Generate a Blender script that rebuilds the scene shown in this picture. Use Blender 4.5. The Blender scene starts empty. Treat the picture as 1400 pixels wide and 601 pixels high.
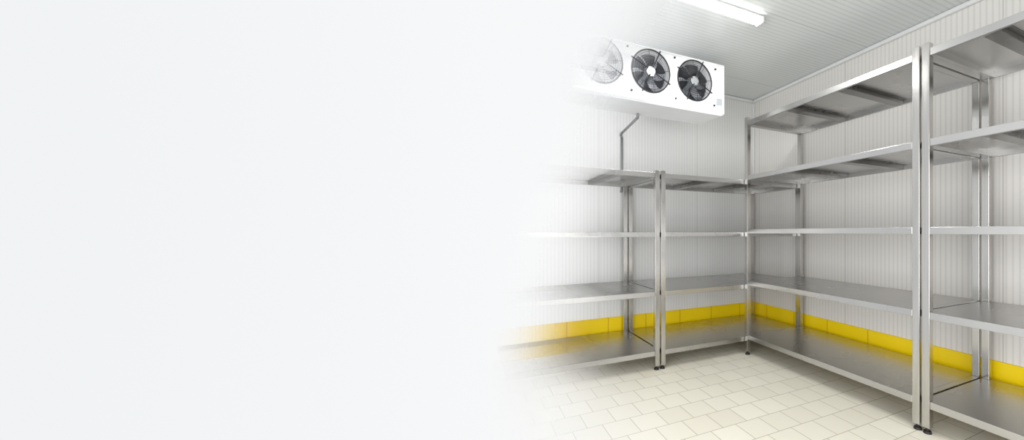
import bpy, bmesh, math, random
from mathutils import Vector, Matrix
random.seed(3)
K=1.15
S=bpy.context.scene
COL=S.collection
S.view_settings.view_transform='Standard'
S.view_settings.look='None'

# ------------------------------------------------------------ materials
def fade_group():
    g=bpy.data.node_groups.new('room_fade','ShaderNodeTree')
    g.interface.new_socket('Fade',in_out='OUTPUT',socket_type='NodeSocketFloat')
    n=g.nodes; l=g.links
    out=n.new('NodeGroupOutput')
    geo=n.new('ShaderNodeNewGeometry')
    sc=n.new('ShaderNodeVectorMath'); sc.operation='SCALE'; sc.inputs['Scale'].default_value=1/K
    l.new(geo.outputs['Position'],sc.inputs[0])
    sp=n.new('ShaderNodeSeparateXYZ'); l.new(sc.outputs[0],sp.inputs[0])
    def m(op,a,b):
        q=n.new('ShaderNodeMath'); q.operation=op
        for i,v in enumerate((a,b)):
            if isinstance(v,(int,float)): q.inputs[i].default_value=v
            else: l.new(v,q.inputs[i])
        return q.outputs[0]
    z=sp.outputs['Z']; x=sp.outputs['X']
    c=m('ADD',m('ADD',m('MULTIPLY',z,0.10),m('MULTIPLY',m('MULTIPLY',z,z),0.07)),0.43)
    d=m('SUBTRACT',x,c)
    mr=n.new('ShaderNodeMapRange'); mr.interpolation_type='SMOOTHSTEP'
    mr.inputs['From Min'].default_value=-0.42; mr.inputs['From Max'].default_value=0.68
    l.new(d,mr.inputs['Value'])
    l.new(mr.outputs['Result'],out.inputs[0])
    return g
FG=fade_group()

def srgb(r,g,b):
    f=lambda c:(c/255/12.92) if c/255<=0.04045 else ((c/255+0.055)/1.055)**2.4
    return (f(r),f(g),f(b),1)

class Mat:
    def __init__(s,name,col=(200,200,200),rough=0.5,metal=0.0,power=1.8,spec=0.5,steep=False):
        s.m=bpy.data.materials.new(name); s.m.use_nodes=True
        s.n=s.m.node_tree.nodes; s.l=s.m.node_tree.links
        s.b=s.n['Principled BSDF']; s.col=srgb(*col)
        s.b.inputs['Base Color'].default_value=s.col
        s.b.inputs['Roughness'].default_value=rough
        s.b.inputs['Metallic'].default_value=metal
        s.b.inputs['Specular IOR Level'].default_value=spec
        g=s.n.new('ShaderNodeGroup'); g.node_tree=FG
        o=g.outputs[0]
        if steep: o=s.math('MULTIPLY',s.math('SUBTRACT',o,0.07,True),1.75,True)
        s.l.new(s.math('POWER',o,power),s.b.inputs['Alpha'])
    def pos(s,scale=1/K):
        geo=s.n.new('ShaderNodeNewGeometry')
        sc=s.n.new('ShaderNodeVectorMath'); sc.operation='SCALE'; sc.inputs['Scale'].default_value=scale
        s.l.new(geo.outputs['Position'],sc.inputs[0]); return sc.outputs[0]
    def math(s,op,a,b=0.0,clamp=False):
        q=s.n.new('ShaderNodeMath'); q.operation=op; q.use_clamp=clamp
        for i,v in enumerate((a,b)):
            if isinstance(v,(int,float)): q.inputs[i].default_value=v
            else: s.l.new(v,q.inputs[i])
        return q.outputs[0]
    def mix(s,f,a,b):
        q=s.n.new('ShaderNodeMix'); q.data_type='RGBA'
        if isinstance(f,(int,float)): q.inputs[0].default_value=f
        else: s.l.new(f,q.inputs[0])
        for i,v in ((6,a),(7,b)):
            if isinstance(v,tuple): q.inputs[i].default_value=v
            else: s.l.new(v,q.inputs[i])
        return q.outputs[2]
    def noise(s,vec,scale,detail=3):
        q=s.n.new('ShaderNodeTexNoise'); q.inputs['Scale'].default_value=scale; q.inputs['Detail'].default_value=detail
        s.l.new(vec,q.inputs['Vector']); return q.outputs['Fac']
    def bump(s,h,strength,dist=0.005):
        q=s.n.new('ShaderNodeBump'); q.inputs['Strength'].default_value=strength; q.inputs['Distance'].default_value=dist
        s.l.new(h,q.inputs['Height']); s.l.new(q.outputs[0],s.b.inputs['Normal'])

def ribbed(name,axis,period,col,dark,joint,jcol,rough=0.4):
    M=Mat(name,col,rough,power=1.0)
    sp=M.n.new('ShaderNodeSeparateXYZ'); M.l.new(M.pos(),sp.inputs[0])
    x=sp.outputs[axis]
    f=M.math('FRACT',M.math('DIVIDE',x,period))
    d=M.math('ABSOLUTE',M.math('SUBTRACT',f,0.5))
    mr=M.n.new('ShaderNodeMapRange'); mr.inputs['From Min'].default_value=0.26; mr.inputs['From Max'].default_value=0.44
    M.l.new(d,mr.inputs['Value']); g=mr.outputs[0]
    fj=M.math('FRACT',M.math('DIVIDE',x,joint))
    j=M.math('LESS_THAN',fj,0.007)
    c=M.mix(g,srgb(*col),srgb(*dark)); c=M.mix(j,c,srgb(*jcol))
    M.l.new(c,M.b.inputs['Base Color'])
    return M.m

wall_back_m=ribbed('ribbed_panel_back',0,0.030,(234,234,232),(222,222,220),1.0,(208,208,206))
wall_right_m=ribbed('ribbed_panel_right',1,0.030,(233,230,225),(220,217,212),1.0,(205,202,198))
ceil_m=ribbed('ribbed_panel_ceiling',1,0.034,(220,223,222),(206,210,209),0.9,(188,192,191),0.22)

F=Mat('cream_floor_tile',(236,232,214),0.3,power=1.0)
br=F.n.new('ShaderNodeTexBrick'); br.offset=0.5; br.squash=1
br.inputs['Color1'].default_value=srgb(239,235,220); br.inputs['Color2'].default_value=srgb(231,226,210)
br.inputs['Mortar'].default_value=srgb(176,170,155)
br.inputs['Scale'].default_value=1; br.inputs['Mortar Size'].default_value=0.0022
br.inputs['Mortar Smooth'].default_value=0.4
br.inputs['Brick Width'].default_value=0.155; br.inputs['Row Height'].default_value=0.155
F.l.new(F.pos(),br.inputs['Vector'])
F.l.new(br.outputs['Color'],F.b.inputs['Base Color'])
F.bump(F.math('SUBTRACT',1.0,br.outputs['Fac']),0.15,0.002)
floor_m=F.m

def yellow(name,axis):
    Y=Mat(name,(238,214,20),0.3,power=1.8)
    sp=Y.n.new('ShaderNodeSeparateXYZ'); Y.l.new(Y.pos(),sp.inputs[0])
    fj=Y.math('FRACT',Y.math('DIVIDE',sp.outputs[axis],0.36))
    j=Y.math('LESS_THAN',fj,0.018)
    Y.l.new(Y.mix(j,srgb(252,218,6),srgb(205,160,20)),Y.b.inputs['Base Color'])
    return Y.m
yel_x=yellow('yellow_tile_back',0); yel_y=yellow('yellow_tile_right',1)

def steel(name,col,rough,var=0.12,stretch=(1,1,8),lo=0.6,nscale=6):
    M=Mat(name,col,rough,1.0)
    mp=M.n.new('ShaderNodeMapping'); mp.inputs['Scale'].default_value=stretch
    M.l.new(M.pos(),mp.inputs[0])
    a=M.noise(mp.outputs[0],nscale,2)
    r=M.math('ADD',M.math('MULTIPLY',a,var*2),rough-var)
    M.l.new(r,M.b.inputs['Roughness'])
    c=srgb(*col); dk=tuple(v*lo for v in c[:3])+(1,)
    M.l.new(M.mix(a,dk,c),M.b.inputs['Base Color'])
    return M.m
post_m=steel('brushed_steel_post',(210,208,204),0.18,0.05,(9,9,0.5),0.72)
shelf_m=steel('brushed_steel_shelf',(202,201,199),0.28,0.05,(1,1,1),0.82,3)
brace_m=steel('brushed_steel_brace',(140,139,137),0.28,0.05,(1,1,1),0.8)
foot_m=Mat('black_rubber_foot',(28,27,26),0.6).m
white_m=Mat('white_enamel',(240,241,242),0.35,power=1.1).m
trim_m=Mat('white_trim',(232,233,232),0.4,power=1.0).m
blk_m=Mat('black_fan_plastic',(26,27,33),0.45,power=1.1,steep=True).m
hub_m=Mat('grey_motor_metal',(165,168,172),0.35,0.6,power=1.1,steep=True).m
coilM=Mat('coil_fins',(170,172,178),0.5,0.3,power=1.1,steep=True)
sp=coilM.n.new('ShaderNodeSeparateXYZ'); coilM.l.new(coilM.pos(),sp.inputs[0])
f=coilM.math('FRACT',coilM.math('DIVIDE',sp.outputs[0],0.012))
coilM.l.new(coilM.mix(coilM.math('GREATER_THAN',f,0.5),srgb(225,228,234),srgb(150,152,162)),coilM.b.inputs['Base Color'])
coil_m=coilM.m
pipe_m=Mat('grey_drain_pipe',(150,151,152),0.45,0.3,power=0.8).m
tag_m=Mat('grey_label',(176,180,186),0.5).m
E=Mat('lamp_diffuser',(255,255,255),0.4,power=1.0)
E.b.inputs['Emission Color'].default_value=(1,0.985,0.93,1); E.b.inputs['Emission Strength'].default_value=7
diff_m=E.m
cap_m=Mat('grey_plastic_cap',(188,190,190),0.5,power=1.0).m

# ------------------------------------------------------------ mesh helpers
def obj(name,bm,mat,parent=None,smooth=False,loc=(0,0,0)):
    me=bpy.data.meshes.new(name); bm.normal_update(); bm.to_mesh(me); bm.free()
    if smooth:
        for p in me.polygons: p.use_smooth=True
    o=bpy.data.objects.new(name,me); me.materials.append(mat)
    o.location=Vector(loc)*K
    if parent: o.parent=parent
    COL.objects.link(o); return o
def addbox(bm,x0,x1,y0,y1,z0,z1,bev=0.0):
    t=bmesh.new()
    bmesh.ops.create_cube(t,size=1)
    for v in t.verts:
        v.co=Vector(((x0+x1)/2+v.co.x*(x1-x0),(y0+y1)/2+v.co.y*(y1-y0),(z0+z1)/2+v.co.z*(z1-z0)))*K
    if bev: bmesh.ops.bevel(t,geom=t.edges[:],offset=bev*K,segments=2,affect='EDGES',profile=0.5)
    me=bpy.data.meshes.new('tmp'); t.to_mesh(me); t.free(); bm.from_mesh(me); bpy.data.meshes.remove(me)
def addcyl(bm,p0,p1,r,seg=16,r2=None):
    p0=Vector(p0)*K; p1=Vector(p1)*K; d=p1-p0
    q=d.to_track_quat('Z','Y').to_matrix().to_4x4()
    bmesh.ops.create_cone(bm,cap_ends=True,segments=seg,radius1=r*K,radius2=(r if r2 is None else r2)*K,depth=d.length,
        matrix=Matrix.Translation((p0+p1)/2)@q)
def addring(bm,c,R,r,seg=40,ms=6):
    vs=[]
    for i in range(seg):
        a=2*math.pi*i/seg; row=[]
        for j in range(ms):
            b=2*math.pi*j/ms
            rr=R+r*math.cos(b)
            row.append(bm.verts.new(Vector((c[0]+rr*math.cos(a),c[1]+r*math.sin(b),c[2]+rr*math.sin(a)))*K))
        vs.append(row)
    for i in range(seg):
        for j in range(ms):
            bm.faces.new((vs[i][j],vs[i][(j+1)%ms],vs[(i+1)%seg][(j+1)%ms],vs[(i+1)%seg][j]))
def empty(name,loc,label,cat,group=None):
    e=bpy.data.objects.new(name,None); e.empty_display_size=0.1
    e.location=Vector(loc)*K; COL.objects.link(e)
    e['label']=label; e['category']=cat
    if group: e['group']=group
    return e
def struct(o): o['kind']='structure'; return o

# ------------------------------------------------------------ room shell
XW=2.72; YW=3.094; ZC=2.40; X0=0.0; Y0=-0.5
def slab(name,x0,x1,y0,y1,z0,z1,mat,bev=0):
    bm=bmesh.new(); addbox(bm,x0,x1,y0,y1,z0,z1,bev); return struct(obj(name,bm,mat))
def quad(name,pts,mat):
    bm=bmesh.new(); bm.faces.new([bm.verts.new(Vector(p)*K) for p in pts]); return struct(obj(name,bm,mat))
quad('floor',[(X0,Y0,0),(XW,Y0,0),(XW,YW,0),(X0,YW,0)],floor_m)
quad('ceiling',[(X0,Y0,ZC),(X0,YW,ZC),(XW,YW,ZC),(XW,Y0,ZC)],ceil_m)
quad('wall_back',[(X0,YW,0),(XW,YW,0),(XW,YW,ZC),(X0,YW,ZC)],wall_back_m)
quad('wall_right',[(XW,YW,0),(XW,Y0,0),(XW,Y0,ZC),(XW,YW,ZC)],wall_right_m)
slab('baseboard_back',0.1,XW-0.014,YW-0.013,YW-0.001,0.001,0.258,yel_x,0.002)
slab('baseboard_right',XW-0.013,XW-0.001,Y0,YW-0.001,0.001,0.258,yel_y,0.002)
slab('trim_1',0.4,XW-0.03,YW-0.028,YW-0.001,ZC-0.03,ZC-0.001,trim_m,0.008)
slab('trim_2',XW-0.028,XW-0.001,Y0,YW-0.001,ZC-0.03,ZC-0.001,trim_m,0.008)
slab('trim_3',XW-0.022,XW-0.001,YW-0.022,YW-0.001,0.26,ZC-0.032,trim_m,0.006)

# ------------------------------------------------------------ shelving
P=0.035
def shelving(loc,length,depth,height,levels,along,label,braces=(0.333,0.667),near_posts=True):
    root=empty('shelving_unit',loc,label,'shelf','stainless steel storage racks')
    def bx(bm,a0,a1,d0,d1,z0,z1,b=0.0):
        if along=='x': addbox(bm,a0,a1,d0,d1,z0,z1,b)
        else: addbox(bm,d0,d1,a0,a1,z0,z1,b)
    for a in ((0,length-P) if near_posts else (length-P,)):
        for d in (0,depth-P):
            bm=bmesh.new(); bx(bm,0,P,0,P,0,height-0.03,0.0014)
            addbox(bm,0.004,P-0.004,0.004,P-0.004,height-0.0305,height-0.026,0.001)
            pl=(a,d,0.03) if along=='x' else (d,a,0.03)
            post=obj('post',bm,post_m,root,loc=pl)
            bm=bmesh.new(); c=P/2
            addcyl(bm,(c,c,-0.0295),(c,c,-0.018),0.019,20,0.016)
            addcyl(bm,(c,c,-0.018),(c,c,0.0),0.008,12)
            ft=obj('foot',bm,foot_m,post); ft['label']='black levelling foot'
    for z in levels:
        a0=P+0.001; a1=length-P-0.001; h=0.036; t=0.018
        bm=bmesh.new()
        bx(bm,0,a1-a0,0.002,t,-h,0,0.0016)
        bx(bm,0,a1-a0,depth-t,depth-0.002,-h,0,0.0016)
        if near_posts:
            bx(bm,0,t,t,depth-t,-h,-0.004)
            bx(bm,-P,0.0,P+0.003,depth-P-0.003,-h,-0.0005,0.0016)
        bx(bm,a1-a0-t,a1-a0,t,depth-t,-h,-0.004)
        bx(bm,0,a1-a0,t-0.002,depth-t+0.002,-0.0045,-0.0005)
        bx(bm,a1-a0,a1-a0+P,P+0.003,depth-P-0.003,-h,-0.0005,0.0016)
        pl=(a0,0,z) if along=='x' else (0,a0,z)
        sh=obj('shelf',bm,shelf_m,root,loc=pl)
        L=a1-a0
        for q in braces:
            u=L*q
            bm=bmesh.new()
            # hat-section channel: raised web with two flanges
            bx(bm,u-0.030,u+0.030,t+0.001,depth-t-0.001,-0.034,-0.0055,0.002)
            bx(bm,u-0.048,u-0.0305,t+0.001,depth-t-0.001,-0.009,-0.0055)
            bx(bm,u+0.0305,u+0.048,t+0.001,depth-t-0.001,-0.009,-0.0055)
            cb=obj('cross_brace',bm,brace_m,sh)
    return root
LR=[0.165,0.605,1.025,1.46,1.905]
LL=[0.14,0.57,1.0,1.43]
shelving((2.022,1.075,0),1.333,0.635,1.935,LR,'y','tall five-tier stainless steel rack ending at the room corner')
shelving((2.022,-0.30,0),1.365,0.635,1.935,LR,'y','tall five-tier stainless steel rack beside a matching tall rack',(0.3,0.6,0.82))
shelving((0.16,2.41,0),1.08,0.65,1.445,LL,'x','low four-tier stainless steel rack beneath the evaporator fans',(0.72,),False)
shelving((1.253,2.41,0),1.42,0.65,1.445,LL,'x','low four-tier stainless steel rack filling the room corner')

# ------------------------------------------------------------ evaporator
EX0,EX1=0.595,1.785; EY0,EY1=2.37,2.66; EZ0,EZ1=1.925,2.30
ev=empty('evaporator_unit',(EX0,EY0,EZ0),'white three-fan cold room evaporator hung from the ceiling','evaporator')
fans=[0.784,1.150,1.515]; FZ=2.135-EZ0; FR=0.147
bm=bmesh.new()
W=EX1-EX0; D=EY1-EY0; Hh=EZ1-EZ0
def face(bm,pts): bm.faces.new([bm.verts.new(Vector(p)*K) for p in pts])
def holecell(bm,x0,x1,z0,z1,cx,cz,r,seg=48,y=0):
    ang=[2*math.pi*i/seg for i in range(seg)]
    for cxx,czz in ((x0,z0),(x1,z0),(x1,z1),(x0,z1)):
        ang.append(math.atan2(czz-cz,cxx-cx)%(2*math.pi))
    ang=sorted(set(round(a,6) for a in ang))
    inn=[];outr=[];dp=[]
    for a in ang:
        c,s=math.cos(a),math.sin(a)
        ts=[]
        if c>1e-9: ts.append((x1-cx)/c)
        if c<-1e-9: ts.append((x0-cx)/c)
        if s>1e-9: ts.append((z1-cz)/s)
        if s<-1e-9: ts.append((z0-cz)/s)
        t=min(ts)
        inn.append(bm.verts.new(Vector((cx+r*c,y,cz+r*s))*K))
        outr.append(bm.verts.new(Vector((cx+t*c,y,cz+t*s))*K))
        dp.append(bm.verts.new(Vector((cx+r*c,y+0.07,cz+r*s))*K))
    n=len(ang)
    for i in range(n):
        j=(i+1)%n
        bm.faces.new((inn[i],inn[j],outr[j],outr[i]))
        bm.faces.new((inn[i],dp[i],dp[j],inn[j]))
xs=[0]+[ (fans[0]+fans[1])/2-EX0, (fans[1]+fans[2])/2-EX0 ]
c0=fans[0]-EX0-0.183
face(bm,[(0,0,0),(c0,0,0),(c0,0,Hh),(0,0,Hh)])
edges=[c0,xs[1],xs[2],fans[2]-EX0+0.183]
for i in range(3): holecell(bm,edges[i],edges[i+1],0,Hh,fans[i]-EX0,FZ,FR)
face(bm,[(edges[3],0,0),(W,0,0),(W,0,Hh),(edges[3],0,Hh)])
face(bm,[(0,0,Hh),(W,0,Hh),(W,D,Hh),(0,D,Hh)])
face(bm,[(0,0,0),(0,D,0),(0,D,Hh),(0,0,Hh)])
face(bm,[(W,0,0),(W,D,0),(W,D,Hh),(W,0,Hh)])
addbox(bm,0,W,-0.004,0.0,Hh-0.012,Hh); addbox(bm,0,W,-0.004,0.0,0,0.012)
addbox(bm,W-0.012,W,-0.004,0,0.012,Hh-0.012)
obj('housing',bm,white_m,ev)
bm=bmesh.new(); face(bm,[(0.01,0.14,0.01),(W-0.01,0.14,0.01),(W-0.01,0.14,Hh-0.01),(0.01,0.14,Hh-0.01)]); obj('coil',bm,coil_m,ev)
bm=bmesh.new()
pts=[(0.0,-0.006,-0.001),(W,-0.006,-0.001),(W,D,-0.001),(0.0,D,-0.001)]
low=[(0.02,0.006,-0.018),(W-0.02,0.006,-0.018),(W-0.05,D-0.02,-0.022),(0.05,D-0.02,-0.022)]
A=[bm.verts.new(Vector(p)*K) for p in pts]; B=[bm.verts.new(Vector(p)*K) for p in low]
bm.faces.new(A); bm.faces.new(B[::-1])
for i in range(4): bm.faces.new((A[i],B[i],B[(i+1)%4],A[(i+1)%4]))
obj('drip_pan',bm,white_m,ev)
for bx_ in (0.35,W-0.20):
    bm=bmesh.new(); addbox(bm,bx_,bx_+0.03,D-0.05,D-0.03,Hh,ZC-EZ0-0.001,0.002); obj('hanger',bm,white_m,ev)
for n_,fx in enumerate(fans):
    cx=fx-EX0
    bm=bmesh.new(); addring(bm,(cx,-0.004,FZ),FR+0.002,0.005,48,8); ring=obj('fan',bm,blk_m,ev,True)
    ring['label']='round black axial fan with wire guard'
    for b in range(6):
        bm=bmesh.new(); a0=b*math.pi/3+0.3
        rows=[]
        for i in range(7):
            u=i/6; r=0.04+u*0.095
            half=0.22+0.18*u
            sweep=0.28*u*u
            row=[]
            for j in range(5):
                w=j/4*2-1
                a=a0+sweep+w*half
                y=0.045+w*0.020*(1-0.3*u)
                row.append(bm.verts.new(Vector((cx+r*math.cos(a),y,FZ+r*math.sin(a)))*K))
            rows.append(row)
        for i in range(6):
            for j in range(4):
                bm.faces.new((rows[i][j],rows[i][j+1],rows[i+1][j+1],rows[i+1][j]))
        o=obj('blade',bm,blk_m,ring,True)
    bm=bmesh.new(); addcyl(bm,(cx,0.09,FZ),(cx,-0.002,FZ),0.042,28,0.034)
    obj('motor_hub',bm,hub_m,ring)
    bm=bmesh.new()
    for R in (0.05,0.066,0.082,0.098,0.114,0.130): addring(bm,(cx,-0.012,FZ),R,0.0011,40,4)
    for k in range(4):
        a=math.pi/4+0.35+k*math.pi/2
        c,s=math.cos(a),math.sin(a)
        addcyl(bm,(cx+0.03*c,-0.012,FZ+0.03*s),(cx+0.168*c,-0.008,FZ+0.168*s),0.0042,8)
    for k in range(8):
        a=k*math.pi/4+0.15; c,s=math.cos(a),math.sin(a)
        addcyl(bm,(cx+0.045*c,-0.012,FZ+0.045*s),(cx+0.145*c,-0.008,FZ+0.145*s),0.0014,6)
    obj('fan_guard',bm,blk_m,ring)
bm=bmesh.new(); addbox(bm,W-0.075,W-0.02,-0.0055,-0.001,0.06,0.11,0.001); t=obj('rating_plate',bm,tag_m,ev); t['label']='small grey plate'
for sx,sz in ((0.97,0.345),(1.00,0.05),(1.34,0.345),(1.35,0.05),(1.69,0.05),(1.70,0.33)):
    bm=bmesh.new(); addcyl(bm,(sx+0-EX0,0,sz),(sx-EX0,-0.008,sz),0.007,10); obj('screw',bm,blk_m,ev)

# ------------------------------------------------------------ drain pipe
bm=bmesh.new()
pp=[(1.15,2.60,1.900),(1.15,2.60,1.882),(1.152,2.615,1.872),(1.19,3.04,1.86),(1.192,3.062,1.85),(1.205,3.072,1.83),(1.205,3.072,1.36)]
for i in range(len(pp)-1): addcyl(bm,pp[i],pp[i+1],0.011,16)
addcyl(bm,(1.205,3.072,1.36),(1.205,3.0935,1.36),0.011,16)
for p in pp[1:]:
    bmesh.ops.create_uvsphere(bm,u_segments=14,v_segments=8,radius=0.0112*K,matrix=Matrix.Translation(Vector(p)*K))
dp=obj('drain_pipe',bm,pipe_m,None,True)
dp['label']='grey drain pipe running from evaporator tray down the wall'; dp['category']='pipe'

# ------------------------------------------------------------ ceiling lamp
lx0,lx1,ly=0.68,1.71,1.87
lamp=empty('ceiling_lamp',(lx0,ly,ZC),'long white fluorescent batten lamp on the ribbed ceiling','lamp')
L=lx1-lx0
bm=bmesh.new(); addbox(bm,0.01,L-0.01,-0.034,0.034,-0.018,-0.001,0.004); obj('lamp_base',bm,cap_m,lamp)
bm=bmesh.new()
seg=16; rows=[]
for x,k in ((0.018,0.9),(0.022,1),(L-0.022,1),(L-0.018,0.9)):
    rows.append([bm.verts.new(Vector((x,0.036*k*math.cos(math.pi*j/seg),-0.018-0.030*k*math.sin(math.pi*j/seg)))*K) for j in range(seg+1)])
for i in range(3):
    for j in range(seg): bm.faces.new((rows[i][j],rows[i][j+1],rows[i+1][j+1],rows[i+1][j]))
bm.faces.new(rows[0]); bm.faces.new(rows[3][::-1])
obj('diffuser',bm,diff_m,lamp,False)
for x in (0.0,L-0.018):
    bm=bmesh.new(); addbox(bm,x,x+0.018,-0.038,0.038,-0.050,-0.003,0.008); obj('end_cap',bm,cap_m,lamp)

# ------------------------------------------------------------ light
def area(name,loc,sx,sy,e,rot=(0,0,0),col=(1,1,1)):
    l=bpy.data.lights.new(name,'AREA'); l.shape='RECTANGLE'; l.size=sx*K; l.size_y=sy*K; l.energy=e; l.color=col
    o=bpy.data.objects.new(name,l); o.location=Vector(loc)*K; o.rotation_euler=rot; COL.objects.link(o); return o
area('ceiling_tube_light',(1.2,1.87,2.32),1.0,0.08,14,col=(1,0.985,0.95))
area('added_ceiling_fill',(1.2,0.3,2.32),1.0,0.08,9,col=(1,0.985,0.95))  # added fill from ceiling height, out of view; no second luminaire is modelled
area('added_side_fill',(-1.05,0.1,1.0),2.0,2.0,74,rot=(math.radians(90),0,math.radians(-90)))  # added fill lamp left of view, brightens the right wall and racks
area('added_rear_fill',(0.9,-0.9,0.8),1.8,1.6,38,rot=(math.radians(102),0,0))  # added soft fill behind the camera, tilted up; no actual doorway
w=bpy.data.worlds.new('World'); S.world=w; w.use_nodes=True
wn=w.node_tree.nodes; wl=w.node_tree.links
bg=wn['Background']; bg.inputs['Strength'].default_value=1
tc=wn.new('ShaderNodeTexCoord'); sx=wn.new('ShaderNodeSeparateXYZ'); wl.new(tc.outputs['Generated'],sx.inputs[0])
mr=wn.new('ShaderNodeMapRange'); mr.inputs['From Min'].default_value=-0.5; mr.inputs['From Max'].default_value=0.05
wl.new(sx.outputs['X'],mr.inputs['Value'])
mx=wn.new('ShaderNodeMix'); mx.data_type='RGBA'; wl.new(mr.outputs[0],mx.inputs[0])
mx.inputs[6].default_value=srgb(241,243,245); mx.inputs[7].default_value=srgb(247,248,249)
wl.new(mx.outputs[2],bg.inputs['Color'])

# ------------------------------------------------------------ camera
cam=bpy.data.cameras.new('camera'); co=bpy.data.objects.new('camera',cam); COL.objects.link(co)
cam.sensor_width=36; cam.lens=36*510/1400
cam.shift_x=(700-900)/1400; cam.shift_y=16.5/1400; cam.clip_start=0.02
co.location=(0,0,K); co.rotation_euler=(math.radians(90),0,-math.asin(0.454))
S.camera=co
